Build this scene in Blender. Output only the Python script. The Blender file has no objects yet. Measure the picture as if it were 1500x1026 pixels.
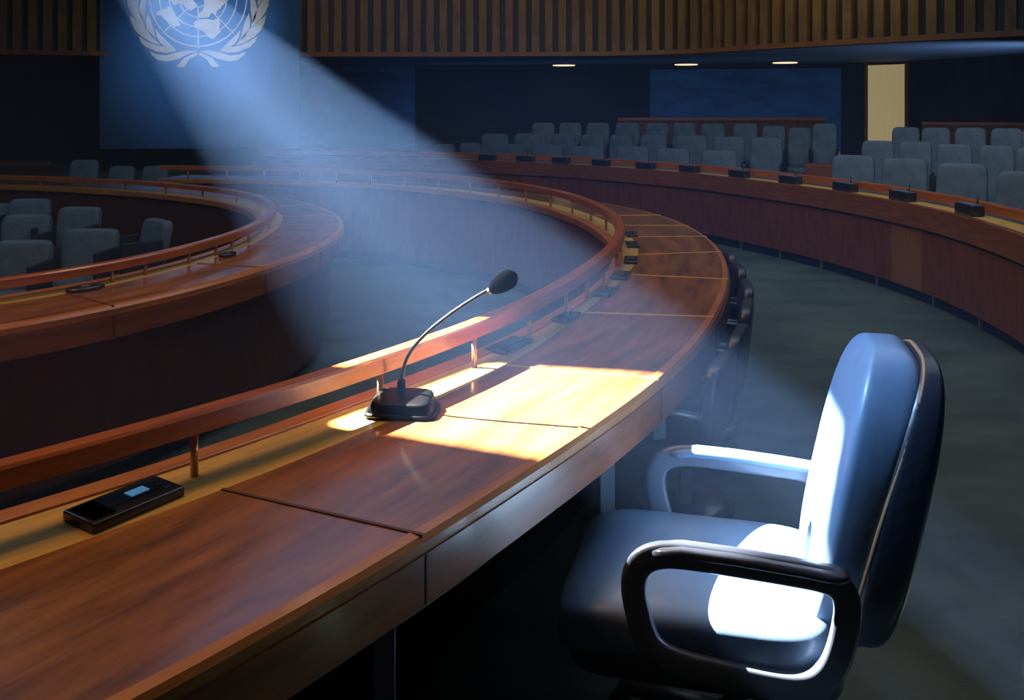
import bpy, bmesh, math, random
from mathutils import Vector, Matrix
random.seed(7)
SC = bpy.context.scene
COL = SC.collection
PI = math.pi

# ------------------------------------------------------------------ camera
F, H, YH = 1300.0, 1.56, 150.0          # focal length in px, eye height, horizon row
cam = bpy.data.cameras.new('camera'); camo = bpy.data.objects.new('camera', cam); COL.objects.link(camo)
cam.sensor_width = 36; cam.lens = 36 * F / 1500; cam.shift_y = -(513 - YH) / 1500
cam.clip_start = 0.05; cam.clip_end = 200
camo.location = (0, 0, H); camo.rotation_euler = (PI / 2, 0, 0)
SC.camera = camo
SC.view_settings.view_transform = 'Standard'; SC.view_settings.look = 'None'
SC.view_settings.gamma = 1; SC.view_settings.use_curve_mapping = False
SC.view_settings.exposure = 0.0
SC.cycles.use_denoising = True
SC.cycles.max_bounces = 5; SC.cycles.diffuse_bounces = 2; SC.cycles.glossy_bounces = 3
SC.cycles.volume_bounces = 0; SC.cycles.sample_clamp_indirect = 4
SC.cycles.caustics_reflective = False; SC.cycles.caustics_refractive = False

# ------------------------------------------------------------------ light
w = bpy.data.worlds.new('world'); SC.world = w; w.use_nodes = True
w.node_tree.nodes['Background'].inputs[0].default_value = (0.35, 0.55, 1.0, 1)
w.node_tree.nodes['Background'].inputs[1].default_value = 0.008

def aim(o, target):
    o.rotation_euler = (Vector(target) - o.location).to_track_quat('-Z', 'Y').to_euler()
def area(name, loc, target, sx, sy, power, color, spread=PI):
    l = bpy.data.lights.new(name, 'AREA'); l.shape = 'RECTANGLE'; l.size = sx; l.size_y = sy
    l.energy = power; l.color = color; l.spread = spread
    o = bpy.data.objects.new(name, l); COL.objects.link(o); o.location = loc; aim(o, target); return o
def spot(name, loc, target, power, color, angle, blend, radius):
    l = bpy.data.lights.new(name, 'SPOT'); l.energy = power; l.color = color
    l.spot_size = math.radians(angle); l.spot_blend = blend; l.shadow_soft_size = radius
    o = bpy.data.objects.new(name, l); COL.objects.link(o); o.location = loc; aim(o, target); return o

def px(x, y, z):
    Y = F * (H - z) / (y - YH); return Vector(((x - 750) / F * Y, Y, z))
def pd(x, y, Y):
    return Vector(((x - 750) / F * Y, Y, H - (y - YH) * Y / F))

BEAM_D = 3.0
LAMP = pd(87, -162, BEAM_D)
BEAM_CORNERS = [px(486, 622, .75), px(720, 533, .75), px(960, 548, .75), px(1150, 585, .75), px(1290, 640, .75), px(1350, 715, .75), px(1080, 682, .75), px(931, 694, .75)]
bc = px(900, 620, .75)
beam = spot('beam_light', LAMP, bc, 12000, (1.0, 0.965, 0.90), 62, 0.0, 0.0035)
area('fill_warm', (-1.9, 2.6, 4.6), (-1.0, 1.6, 0.7), 2.2, 1.2, 78, (1.0, 0.52, 0.20))  # added warm fill for the near desk, no fixture seen there
area('fill_cool', (2.5, 5.5, 4.9), (2.5, 6, 0), 5, 5, 85, (0.75, 0.85, 1.0))  # added overhead fill for the room, not a seen lamp
area('fill_seats', (3.2, 8.0, 4.3), (3.6, 10.6, 0.6), 7, 1.5, 85, (0.55, 0.78, 1.0))  # fill put in to brighten the rows of seats
area('fill_left', (-4.5, 5.5, 4.9), (-3.5, 6.5, 0), 4, 4, 60, (0.55, 0.78, 1.0))  # unseen fill added over the smaller desk
spot('fill_chair', (-2.2, 2.5, 3.5), (0.84, 2.02, 0.92), 1500, (0.26, 0.56, 1.0), 12.5, 0.6, 0.15)  # added blue spot that brightens the chair back, no fixture behind it
area('fill_panels', (0.2, 5.2, 4.9), (3.2, 6.3, 0.4), 2.0, 2.0, 45, (1.0, 0.72, 0.55))  # added warm fill that lifts the outer desk panels
spot('fill_floor', (1.9, 3.2, 4.8), (1.50, 2.75, 0), 22, (0.7, 0.95, 1.0), 19, 0.5, 0.05)  # unseen spot added for the paler floor behind the chair
spot('fill_soffit', (9.6, 15.0, 1.0), (7.8, 18.2, 2.6), 420, (0.55, 0.72, 1.0), 120, 1.0, 0.2)  # added out of view below to brighten the soffit
area('fill_wall', (2.0, 21.5, 0.9), (3.2, 24.6, 1.4), 12, .3, 17, (0.35, 0.6, 1.0))  # hidden blue fill added to brighten the back wall
spot('fill_banner', (-5.6, 15.5, 5.0), (-6.9, 19.8, 2.9), 850, (0.85, 0.92, 1.0), 48, 1.0, 0.3)  # unseen spot put in to light the banner and emblem
area('fill_slats', (2, 14.5, 4.9), (2.0, 19.5, 3.2), 16, 1.0, 170, (1.0, 0.78, 0.5))  # unseen fill added in front of the balcony slats

# ------------------------------------------------------------------ materials
MATS = {}
def mat(name, col, rough=0.5, col2=None, scale=4.0, stretch=(1, 1, 1), bump=0.0, bscale=40.0, metal=0.0,
        coat=0.0, spec=0.5, uv=False, detail=5.0, coords='Object', contrast=(0.35, 0.65)):
    if name in MATS: return MATS[name]
    m = bpy.data.materials.new(name); m.use_nodes = True; nt = m.node_tree; N = nt.nodes; L = nt.links
    b = N['Principled BSDF']
    b.inputs['Roughness'].default_value = rough; b.inputs['Metallic'].default_value = metal
    b.inputs['Specular IOR Level'].default_value = spec
    b.inputs['Coat Weight'].default_value = coat; b.inputs['Coat Roughness'].default_value = 0.12
    b.inputs['Base Color'].default_value = (*col, 1)
    tc = N.new('ShaderNodeTexCoord'); mp = N.new('ShaderNodeMapping')
    L.new(tc.outputs['UV' if uv else coords], mp.inputs[0]); mp.inputs['Scale'].default_value = stretch
    if col2:
        n = N.new('ShaderNodeTexNoise'); n.inputs['Scale'].default_value = scale; n.inputs['Detail'].default_value = detail
        n.inputs['Roughness'].default_value = 0.65
        L.new(mp.outputs[0], n.inputs['Vector'])
        r = N.new('ShaderNodeValToRGB'); r.color_ramp.elements[0].position = contrast[0]; r.color_ramp.elements[1].position = contrast[1]
        r.color_ramp.elements[0].color = (*col, 1); r.color_ramp.elements[1].color = (*col2, 1)
        L.new(n.outputs['Fac'], r.inputs[0]); L.new(r.outputs[0], b.inputs['Base Color'])
    if bump:
        n2 = N.new('ShaderNodeTexNoise'); n2.inputs['Scale'].default_value = bscale; n2.inputs['Detail'].default_value = 4
        L.new(mp.outputs[0], n2.inputs['Vector'])
        bp = N.new('ShaderNodeBump'); bp.inputs['Strength'].default_value = bump; bp.inputs['Distance'].default_value = 0.01
        L.new(n2.outputs['Fac'], bp.inputs['Height']); L.new(bp.outputs[0], b.inputs['Normal'])
    MATS[name] = m; return m
def emis(name, col, s):
    m = bpy.data.materials.new(name); m.use_nodes = True; b = m.node_tree.nodes['Principled BSDF']
    b.inputs['Base Color'].default_value = (*col, 1); b.inputs['Emission Color'].default_value = (*col, 1)
    b.inputs['Emission Strength'].default_value = s; MATS[name] = m; return m

WOOD_TOP = mat('desktop_wood', (.115, .042, .012), .30, (.35, .140, .036), 2.2, (1.2, 6, 6), .12, 9, coat=.9, uv=True)
WOOD_EDGE = mat('edge_wood', (.30, .105, .022), .35, (.45, .17, .035), 3, (1.5, 9, 9), .1, 20, coat=.4, uv=True)
WOOD_FASCIA = mat('fascia_wood', (.16, .042, .012), .35, (.28, .08, .02), 3, (1.4, 8, 8), .05, 18, coat=1.0, uv=True)
WOOD_YELLOW = mat('yellow_wood', (.42, .25, .05), .45, (.60, .38, .08), 3, (1.5, 10, 10), .12, 25, coat=.2, uv=True)
WOOD_RAIL = mat('rail_wood', (.26, .065, .010), .30, (.42, .12, .02), 3, (1.5, 10, 10), .1, 25, coat=.6, uv=True)
WOOD_PANEL = mat('panel_wood', (.11, .028, .008), .45, (.20, .058, .014), 3, (6, 1.2, 1), .15, 30, uv=True)
WOOD_PANEL2 = mat('panel_wood_orange', (.20, .075, .018), .45, (.27, .11, .025), 3, (6, 1.2, 1), .15, 30, uv=True)
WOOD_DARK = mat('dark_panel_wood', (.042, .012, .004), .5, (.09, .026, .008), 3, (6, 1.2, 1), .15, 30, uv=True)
BLACK = mat('black_kick', (.008, .008, .010), .6)
STEEL = mat('satin_steel', (.22, .24, .28), .38, metal=.7)
LEGM = mat('leg_paint', (.20, .25, .33), .45)
BRASS = mat('brass_post', (.55, .33, .12), .3, metal=.6)
BLACKPL = mat('black_plastic', (.012, .012, .015), .28, coat=.4)
MICP = mat('mic_black', (.0010, .0010, .0014), .35, spec=.12)
FOAM = mat('foam', (.0012, .0012, .0016), .95, bump=.6, bscale=300, spec=.0)
SCREEN = mat('screen_glass', (.03, .05, .07), .08, coat=1)
SCREENB = emis('screen_blue', (.10, .28, .55), .5)
CARPET = mat('green_carpet', (.020, .042, .032), .95, (.058, .088, .074), 1.1, (1, 2.2, 1), .5, 60, detail=8)
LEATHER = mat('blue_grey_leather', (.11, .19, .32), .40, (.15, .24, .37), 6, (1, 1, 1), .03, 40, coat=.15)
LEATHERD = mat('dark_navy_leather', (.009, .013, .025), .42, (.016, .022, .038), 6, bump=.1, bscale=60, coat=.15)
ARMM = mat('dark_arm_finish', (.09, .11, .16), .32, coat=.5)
COPPER = mat('copper_piping', (.30, .15, .07), .5)
FABRIC = mat('grey_blue_fabric', (.055, .085, .115), .75, (.085, .125, .16), 9, bump=.3, bscale=80)
FABRICB = mat('slate_blue_fabric', (.060, .100, .145), .7, (.09, .14, .19), 9, bump=.3, bscale=80)
FABRICD = mat('seat_side', (.010, .013, .02), .7)
WALL = mat('navy_wall', (.004, .007, .014), .8, (.010, .015, .028), 1.3, (2, 2, .5), .2, 40)
WALLB = mat('blue_wall_panel', (.006, .055, .16), .7, (.016, .11, .28), 1.1, (1, 1, 3), .2, 30)
WALLK = mat('black_wall_panel', (.0015, .0015, .003), .85, (.005, .006, .010), 1.6, (1, 1, 14), .4, 20)
SOFFIT = mat('soffit_blue', (.05, .09, .17), .8, (.08, .13, .23), 1.5, (1, 1, 1))
SLAT = mat('slat_wood', (.10, .058, .012), .7, (.17, .10, .022), 3, (2, 2, .6), .2, 12)
TRIMW = mat('trim_wood', (.13, .055, .018), .6, (.18, .08, .025), 3)
BANNER = mat('banner_blue', (.010, .075, .25), .85, (.016, .10, .31), .9, (1, 1, .5), .25, 25)
EMBLEM = mat('emblem_silver', (.27, .28, .33), .7, (.34, .35, .40), 3)
DOORM = mat('cream_door_glow', (.52, .43, .22), .6, (.62, .50, .27), 2, (4, 4, .5), .2, 20)
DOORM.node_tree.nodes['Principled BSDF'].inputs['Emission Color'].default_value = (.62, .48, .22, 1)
DOORM.node_tree.nodes['Principled BSDF'].inputs['Emission Strength'].default_value = .36  # glow put into the door itself, standing in for a lit corridor beyond
CEIL = mat('ceiling_dark', (.02, .022, .03), .9)
LAMPM = emis('lamp_cream', (1.0, .78, .50), 1.1)
HOUS = mat('lamp_housing', (.01, .01, .01), .6)

fb = WOOD_FASCIA.node_tree.nodes['Principled BSDF']; fb.inputs['Coat IOR'].default_value = 1.75; fb.inputs['Coat Roughness'].default_value = .2
# ------------------------------------------------------------------ mesh helpers
def link_mesh(name, verts, faces, m, parent=None, smooth=False, uvs=None):
    me = bpy.data.meshes.new(name); me.from_pydata([tuple(v) for v in verts], [], faces); me.update()
    if m: me.materials.append(m)
    if uvs is not None:
        ul = me.uv_layers.new(name='UVMap')
        for p in me.polygons:
            for li in p.loop_indices:
                ul.data[li].uv = uvs[me.loops[li].vertex_index]
    bm = bmesh.new(); bm.from_mesh(me); bmesh.ops.recalc_face_normals(bm, faces=bm.faces); bm.to_mesh(me); bm.free()
    if smooth:
        for p in me.polygons: p.use_smooth = True
    o = bpy.data.objects.new(name, me); COL.objects.link(o)
    if parent: o.parent = parent
    return o
def empty(name, loc=(0, 0, 0), rz=0):
    o = bpy.data.objects.new(name, None); COL.objects.link(o); o.location = loc; o.rotation_euler = (0, 0, rz)
    o.empty_display_size = .1; return o
def tag(o, label=None, cat=None, group=None, kind=None):
    if label: o['label'] = label
    if cat: o['category'] = cat
    if group: o['group'] = group
    if kind: o['kind'] = kind
    return o
def bevel(o, wd, seg=2, angle=40):
    b = o.modifiers.new('bevel', 'BEVEL'); b.width = wd; b.segments = seg; b.limit_method = 'ANGLE'; b.angle_limit = math.radians(angle)
    for p in o.data.polygons: p.use_smooth = True
    wn = o.modifiers.new('wn', 'WEIGHTED_NORMAL'); return o
def box(name, c, s, m, parent=None, rz=0, bev=0, mtx=None):
    v = []; hx, hy, hz = s[0] / 2, s[1] / 2, s[2] / 2
    for x in (-hx, hx):
        for y in (-hy, hy):
            for z in (-hz, hz): v.append(Vector((x, y, z)))
    M = Matrix.Translation(c) @ Matrix.Rotation(rz, 4, 'Z')
    if mtx is not None: M = Matrix.Translation(c) @ mtx
    v = [M @ p for p in v]
    f = [(0, 1, 3, 2), (4, 6, 7, 5), (0, 4, 5, 1), (2, 3, 7, 6), (0, 2, 6, 4), (1, 5, 7, 3)]
    o = link_mesh(name, v, f, m, parent)
    if bev: bevel(o, bev)
    return o
def tube(name, pts, r, m, parent=None, n=12, sx=1.0, closed=False, up=None):
    """sweep a round (or flattened: sx scales the sideways radius) section along pts"""
    pts = [Vector(p) for p in pts]; K = len(pts); v = []; f = []
    rr = r if isinstance(r, (list, tuple)) else [r] * K
    prev = None
    for i, p in enumerate(pts):
        a = pts[(i - 1) % K] if (closed or i > 0) else p; b = pts[(i + 1) % K] if (closed or i < K - 1) else p
        t = (b - a).normalized()
        if up is not None: s = t.cross(Vector(up)).normalized()
        else:
            ref = prev if prev is not None else (Vector((0, 0, 1)) if abs(t.z) < .9 else Vector((1, 0, 0)))
            s = t.cross(ref).normalized() if prev is None else (prev - t * prev.dot(t)).normalized()
            prev = s
        q = s.cross(t).normalized()
        for k in range(n):
            an = 2 * PI * k / n
            ca, sa = math.cos(an), math.sin(an)
            if sx != 1.0:
                ca = math.copysign(abs(ca) ** .5, ca); sa = math.copysign(abs(sa) ** .5, sa)
            v.append(p + s * ca * rr[i] * sx + q * sa * rr[i])
    rng = K if closed else K - 1
    for i in range(rng):
        j = (i + 1) % K
        for k in range(n):
            f.append((i * n + k, i * n + (k + 1) % n, j * n + (k + 1) % n, j * n + k))
    if not closed:
        f.append(tuple(range(n))[::-1]); f.append(tuple((K - 1) * n + k for k in range(n)))
    return link_mesh(name, v, f, m, parent, smooth=True)
def cyl(name, p0, p1, r, m, parent=None, n=14, r1=None):
    return tube(name, [p0, p1], [r, r if r1 is None else r1], m, parent, n)
def spow(x, e): return math.copysign(abs(x) ** e, x)
def cushion(name, a, b, c, m, parent, e1=.4, e2=.4, fn=None, nu=40, nv=24):
    """superellipsoid with half sizes a, b, c, passed through fn"""
    v = []; f = []
    for j in range(nv + 1):
        ph = -PI / 2 + PI * j / nv
        for i in range(nu):
            th = 2 * PI * i / nu
            p = Vector((a * spow(math.cos(ph), e1) * spow(math.cos(th), e2), b * spow(math.cos(ph), e1) * spow(math.sin(th), e2), c * spow(math.sin(ph), e1)))
            v.append(fn(p) if fn else p)
    for j in range(nv):
        for i in range(nu):
            f.append((j * nu + i, j * nu + (i + 1) % nu, (j + 1) * nu + (i + 1) % nu, (j + 1) * nu + i))
    o = link_mesh(name, v, f, m, parent, smooth=True)
    bm = bmesh.new(); bm.from_mesh(o.data); bmesh.ops.remove_doubles(bm, verts=bm.verts, dist=1e-5)
    bmesh.ops.recalc_face_normals(bm, faces=bm.faces); bm.to_mesh(o.data); bm.free()
    for p in o.data.polygons: p.use_smooth = True
    return o
def copy_tree(o, parent=None):
    c = o.copy(); COL.objects.link(c)
    if parent is not None: c.parent = parent
    for ch in list(o.children): copy_tree(ch, c)
    return c

# ------------------------------------------------------------------ plan curves
def resample(P, step=None, n=None):
    d = [0]
    for a, b in zip(P, P[1:]): d.append(d[-1] + (b - a).length)
    n = n or max(3, int(d[-1] / step) + 1); out = []; k = 0
    for i in range(n):
        s = d[-1] * i / (n - 1)
        while k < len(d) - 2 and d[k + 1] < s: k += 1
        t = (s - d[k]) / max(1e-9, d[k + 1] - d[k]); out.append(P[k].lerp(P[k + 1], t))
    return out
def curve(pts, step=.06, smooth=60):
    P = resample([Vector((x, y, 0)) for x, y in pts], step)
    for _ in range(smooth):
        P = [P[0]] + [(P[i - 1] + P[i] * 2 + P[i + 1]) / 4 for i in range(1, len(P) - 1)] + [P[-1]]
    return resample(P, step)
def normals(P, side):
    out = []
    for i in range(len(P)):
        t = (P[min(i + 1, len(P) - 1)] - P[max(i - 1, 0)]).normalized(); out.append(Vector((t.y, -t.x, 0)) * side)
    return out
def match(P, Nn, Q, dmax=1.6):
    """for each P the point of Q along the normal of P"""
    out = []; last = None
    for p, n in zip(P, Nn):
        best = None
        for a, b in zip(Q, Q[1:]):
            ab = b - a; den = n.x * ab.y - n.y * ab.x
            if abs(den) < 1e-9: continue
            ap = a - p; t = (ap.x * ab.y - ap.y * ab.x) / den; u = (ap.x * n.y - ap.y * n.x) / den
            if -1e-6 <= u <= 1 + 1e-6 and -.1 < t < dmax and (best is None or t < best): best = t
        out.append(best)
    idx = [i for i, b in enumerate(out) if b is not None]
    for i in range(len(out)):
        if out[i] is None: out[i] = out[min(idx, key=lambda k: abs(k - i))]
    for _ in range(25): out = [out[0]] + [(out[i - 1] + 2 * out[i] + out[i + 1]) / 4 for i in range(1, len(out) - 1)] + [out[-1]]
    return out
def loft(name, base, nrm, prof, m, parent, i0=0, i1=None, smooth=False, bev=0):
    """prof: list of (offset list or number, z) around the section; lofted along base[i0:i1]"""
    i1 = len(base) if i1 is None else i1
    K = len(prof); v = []; f = []; uv = []; s = 0
    for i in range(i0, i1):
        if i > i0: s += (base[i] - base[i - 1]).length
        w_ = 0; pp = None
        for off, z in prof:
            o_ = off[i] if isinstance(off, list) else off
            p = base[i] + nrm[i] * o_ + Vector((0, 0, z)); v.append(p)
            if pp is not None: w_ += (p - pp).length
            pp = p; uv.append((s, w_))
    n = i1 - i0
    for i in range(n - 1):
        for k in range(K):
            f.append((i * K + k, i * K + (k + 1) % K, (i + 1) * K + (k + 1) % K, (i + 1) * K + k))
    f.append(tuple(range(K))[::-1]); f.append(tuple((n - 1) * K + k for k in range(K)))
    o = link_mesh(name, v, f, m, parent, uvs=uv)
    if bev: bevel(o, bev, 2, 50)
    elif smooth:
        for p in o.data.polygons: p.use_smooth = True
        o.modifiers.new('wn', 'WEIGHTED_NORMAL')
    return o
def rect(a, b, z0, z1):
    return [(a, z0), (b, z0), (b, z1), (a, z1)]
def add(off, d): return [o + d for o in off] if isinstance(off, list) else off + d
def mix(a, b, t): return [x * (1 - t) + y * t for x, y in zip(a, b)]

# ------------------------------------------------------------------ main horseshoe desk
def line_joint(root, name, base, nrm, a, b, i, z, m, wdt=.008, h=.004):
    p = base[i] + nrm[i] * a; q = base[i] + nrm[i] * b; d = (q - p).normalized(); s = Vector((-d.y, d.x, 0)) * wdt / 2
    v = [p - s, p + s, q + s, q - s]; v = [x + Vector((0, 0, z - .004)) for x in v] + [x + Vector((0, 0, z + h)) for x in v]
    return link_mesh(name, v, [(0, 1, 2, 3), (4, 5, 6, 7), (0, 1, 5, 4), (1, 2, 6, 5), (2, 3, 7, 6), (3, 0, 4, 7)], m, root)
def nearest_i(P, p):
    p = Vector((p[0], p[1], 0)); return min(range(len(P)), key=lambda i: (P[i] - p).length)

L1 = curve([(-2.3, .55), (-1.6, 1.15), (-1.02, 1.72), (-.74, 2.0), (-.463, 2.385), (-.176, 2.757), (.024, 3.08), (.176, 3.41), (.31, 3.73), (.406, 3.97), (.488, 4.28),
            (.56, 4.75), (.575, 5.25), (.50, 5.95), (.33, 6.6), (.05, 7.25), (-.45, 7.95), (-1.0, 8.45), (-1.9, 8.95), (-2.9, 9.25), (-3.72, 9.32)], smooth=40)
N1 = normals(L1, 1)
S1 = curve([(-2.1, .33), (-1.45, .96), (-.88, 1.528), (-.609, 1.828), (-.39, 2.12), (-.02, 2.68), (.254, 3.34), (.40, 3.76), (.595, 4.3), (.70, 4.83), (.735, 5.3), (.66, 6.05), (.48, 6.75),
            (.18, 7.42), (-.34, 8.12), (-.92, 8.62), (-1.85, 9.12), (-2.9, 9.43), (-3.75, 9.5)], smooth=40)
O1 = curve([(-1.75, -.15), (-1.2, .42), (-.85, .81), (-.4856, 1.202), (-.284, 1.475), (-.158, 1.669), (-.082, 1.78), (.061, 1.972), (.18, 2.14), (.351, 2.45), (.448, 2.62), (.575, 2.84),
            (.70, 3.15), (.85, 3.57), (.97, 3.97), (1.07, 4.35), (1.16, 4.9), (1.19, 5.45), (1.165, 5.85), (1.13, 6.19), (1.03, 6.58), (.83, 7.02), (.5, 7.55), (0, 8.15), (-.6, 8.72), (-1.6, 9.38),
            (-2.8, 9.8), (-3.8, 9.92)], smooth=40)
R1 = curve([(-2.0, .5), (-1.45, 1.07), (-.9375, 1.625), (-.685, 1.883), (-.425, 2.19), (-.278, 2.40), (-.08, 2.70), (.10, 3.04), (.226, 3.34), (.345, 3.67), (.465, 4.04), (.565, 4.45),
            (.635, 4.9), (.655, 5.3), (.585, 6.0), (.42, 6.66), (.13, 7.32), (-.38, 8.03), (-.95, 8.53), (-1.86, 9.03), (-2.9, 9.34), (-3.73, 9.41)], smooth=40)

def build_desk(name, label, Lc, Nn, s, o, r, rail_z, fascia_h, joints, posts, legs, mats, panel_split=None, feet=None, kick=.09, rail_h=.045, rail_w=.05, rail_end=None):
    root = empty(name, (0, 0, 0))
    tag(root, label, 'desk')
    top, yel, fas, pan, rl = mats
    t = .75
    i_s, i_o = s, o
    loft('ledge_trim', Lc, Nn, rect(-.012, .045, t - fascia_h if fascia_h > .13 else t - .04, t + .006), WOOD_EDGE if fascia_h < .13 else fas, root, bev=.004)
    loft('inner_strip', Lc, Nn, rect(.045, s, t - .04, t), yel, root)
    loft('desktop', Lc, Nn, rect(s, add(o, -.03), t - .04, t + .002), top, root)
    loft('edge_trim', Lc, Nn, [(add(o, -.03), t - .03), (o, t - .03), (o, t - .010), (add(o, -.008), t + .001), (add(o, -.03), t + .004)], WOOD_EDGE, root, smooth=False)
    loft('fascia', Lc, Nn, rect(add(o, -.035), add(o, .004), t - .125, t - .03), fas, root)
    # inner front panel, in lengths
    splits = panel_split or [0, len(Lc)]
    for a, b in zip(splits, splits[1:]):
        pm = pan
        if isinstance(pan, dict): pm = pan.get(a, pan[0])
        loft('front_panel', Lc, Nn, rect(.012, .042, kick, t - .04 if fascia_h < .13 else t - fascia_h - .02), pm, root, a, min(b + 1 if b < len(Lc) else b, len(Lc)) - 0)
    loft('kick_board', Lc, Nn, rect(.06, .09, 0, kick + .01), BLACK, root)
    if fascia_h > .13:
        loft('shadow_groove', Lc, Nn, rect(.03, .044, t - fascia_h - .03, t - fascia_h + .005), BLACK, root)
    # rail with posts
    e = rail_end or len(Lc)
    loft('rail', Lc, Nn, [(add(r, -rail_w), rail_z - rail_h), (r, rail_z - rail_h), (r, rail_z - .006), (add(r, -.006), rail_z), (add(r, -rail_w + .006), rail_z), (add(r, -rail_w), rail_z - .006)], rl, root, 0, e)
    for i in posts:
        c = Lc[i] + Nn[i] * ((r[i] if isinstance(r, list) else r) - rail_w * .45)
        cyl('rail_post', c + Vector((0, 0, t - .002)), c + Vector((0, 0, rail_z - rail_h + .004)), .0085, BRASS, root)
    for i in joints:
        if isinstance(i, tuple): continue
        line_joint(root, 'joint_strip', Lc, Nn, s[i], o[i] - .004, i, t + .002, WOOD_EDGE if i != joints[0] else WOOD_FASCIA)
        p = Lc[i] + Nn[i] * (o[i] + .003)
        d = Nn[i]
        box('fascia_joint', p + Vector((0, 0, t - .077)), (.006, .006, .092), WOOD_DARK, root, math.atan2(d.y, d.x))
    for i in legs:
        p = Lc[i] + Nn[i] * (o[i] - .11)
        box('leg', p + Vector((0, 0, .315)), (.012, .042, .63), LEGM, root, PI / 2 + .1, bev=.002)
    for i in (feet or []):
        p = Lc[i] + Nn[i] * .045
        box('foot', p + Vector((0, 0, .045)), (.025, .03, .088), STEEL, root, math.atan2(Nn[i].y, Nn[i].x), bev=.002)
    # end boards
    for i in (0, len(Lc) - 1):
        p = Lc[i] + Nn[i] * .06; q = Lc[i] + Nn[i] * (o[i] - .06); c = (p + q) / 2
        box('end_board', c + Vector((0, 0, .355)), ((q - p).length, .03, .708), WOOD_RAIL if i else WOOD_DARK, root, math.atan2(Nn[i].y, Nn[i].x))
    return root

s1 = match(L1, N1, S1); o1 = match(L1, N1, O1); r1 = match(L1, N1, R1)
def lidx(P, Nn, off, pt):
    return min(range(len(P)), key=lambda i: (P[i] + Nn[i] * off[i] - Vector((pt[0], pt[1], 0))).length)
J1 = [lidx(L1, N1, o1, p) for p in [(-.158, 1.669), (.37, 2.47), (.76, 3.33), (.98, 4.05), (1.14, 4.78), (1.19, 5.35), (1.165, 5.85), (1.08, 6.38), (.88, 6.92), (.6, 7.4), (.2, 7.95)]]
J1.insert(1, None); J1 = [j for j in J1 if j is not None]
post_pts = [px(285, 695, .75), px(521, 590, .75), px(671, 533, .75), px(763, 493, .75), px(817, 460, .75), px(858, 436, .75), px(885, 416, .75)]
PO1 = [nearest_i(L1, p) for p in post_pts]
while PO1[-1] + 7 < len(L1) - 2: PO1.append(PO1[-1] + 7)
PO1 = [PO1[0] - 9] + PO1
LG1 = [lidx(L1, N1, o1, p) for p in [(-.16, 1.69), (.37, 2.47), (.58, 2.9), (.76, 3.33), (.98, 4.05)]]
step_in = 16
split1 = list(range(0, len(L1), step_in)); split1[-1] = len(L1)
JPX = [((310, 725), (627, 781)), ((722, 536), (943, 550)), ((862, 458), (1040, 466)), ((925, 403), (1062, 410)), ((940, 373), (1055, 369)), ((932, 348), (1037, 348)), ((915, 331), (1010, 331)), ((905, 316), (975, 316))]
J1 = []
desk1 = build_desk('horseshoe_desk', 'long curved mahogany desk in the foreground with brass-posted rail and yellow inner strip', L1, N1, s1, o1, r1, .892, .04, J1, PO1, LG1,
                   (WOOD_TOP, WOOD_YELLOW, WOOD_FASCIA, WOOD_PANEL, WOOD_RAIL), split1)

SP1 = [L1[i] + N1[i] * s1[i] for i in range(len(L1))]; OP1 = [L1[i] + N1[i] * o1[i] for i in range(len(L1))]
for q, (a, b) in enumerate(JPX):
    i = nearest_i(SP1, px(*a, .75)); j = nearest_i(OP1, px(*b, .75)); A = SP1[i]; B = OP1[j] - N1[j] * .004
    d = (B - A).normalized(); sd = Vector((-d.y, d.x, 0)) * (.004 if q == 0 else .009 if q > 1 else .004)
    v = [x + Vector((0, 0, z)) for z in (.748, .7545) for x in (A - sd, A + sd, B + sd, B - sd)]
    link_mesh('joint_strip', v, [(0, 1, 2, 3), (4, 5, 6, 7), (0, 1, 5, 4), (1, 2, 6, 5), (2, 3, 7, 6), (3, 0, 4, 7)], WOOD_DARK if q == 0 else WOOD_YELLOW, desk1)
    p = OP1[j] + N1[j] * .003
    box('fascia_joint', p + Vector((0, 0, .673)), (.006, .005, .092), WOOD_DARK, desk1, math.atan2(N1[j].y, N1[j].x))

# ------------------------------------------------------------------ left horseshoe desk
L2 = curve([(-4.3, 2.75), (-3.1, 3.1), (-2.5, 3.36), (-2.12, 3.64), (-1.846, 4.02), (-1.67, 4.48), (-1.57, 5.04), (-1.60, 5.6), (-1.75, 6.2), (-2.08, 6.85), (-2.5, 7.35), (-3.3, 7.95), (-4.33, 8.45), (-5.8, 8.85), (-7.2, 9.0)], smooth=40)
N2 = normals(L2, 1)
S2 = curve([(-4.2, 2.52), (-3.0, 2.88), (-2.42, 3.18), (-2.05, 3.5), (-1.75, 3.9), (-1.575, 4.38), (-1.47, 5.0), (-1.48, 5.6), (-1.60, 6.3), (-1.93, 7.0), (-2.38, 7.5), (-3.22, 8.1), (-4.28, 8.6), (-5.8, 9.02), (-7.2, 9.17)], smooth=40)
O2 = curve([(-4.1, 1.9), (-3.3, 2.3), (-2.5, 2.7), (-1.84, 3.14), (-1.50, 3.62), (-1.26, 4.15), (-1.13, 4.6), (-1.06, 5.05), (-1.05, 5.5), (-1.12, 6.0), (-1.28, 6.5), (-1.64, 7.17), (-2.02, 7.65), (-2.4, 8.0), (-3.1, 8.45), (-4.2, 8.98), (-5.7, 9.42), (-7.2, 9.6)], smooth=30)
s2 = match(L2, N2, S2); o2 = match(L2, N2, O2)
r2 = [x * .5 + .035 for x in s2]
J2 = [lidx(L2, N2, o2, p) for p in [(-1.56, 3.52), (-1.2, 4.35), (-1.07, 4.95), (-1.05, 5.4), (-1.10, 5.9), (-1.25, 6.4), (-1.55, 7.0), (-2.1, 7.75)]]
PO2 = [nearest_i(L2, px(x, y, .75)) for x, y in [(153, 412), (199, 402), (273, 387), (324, 374), (347, 366), (370, 356)]]
k = PO2[-1]
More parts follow.
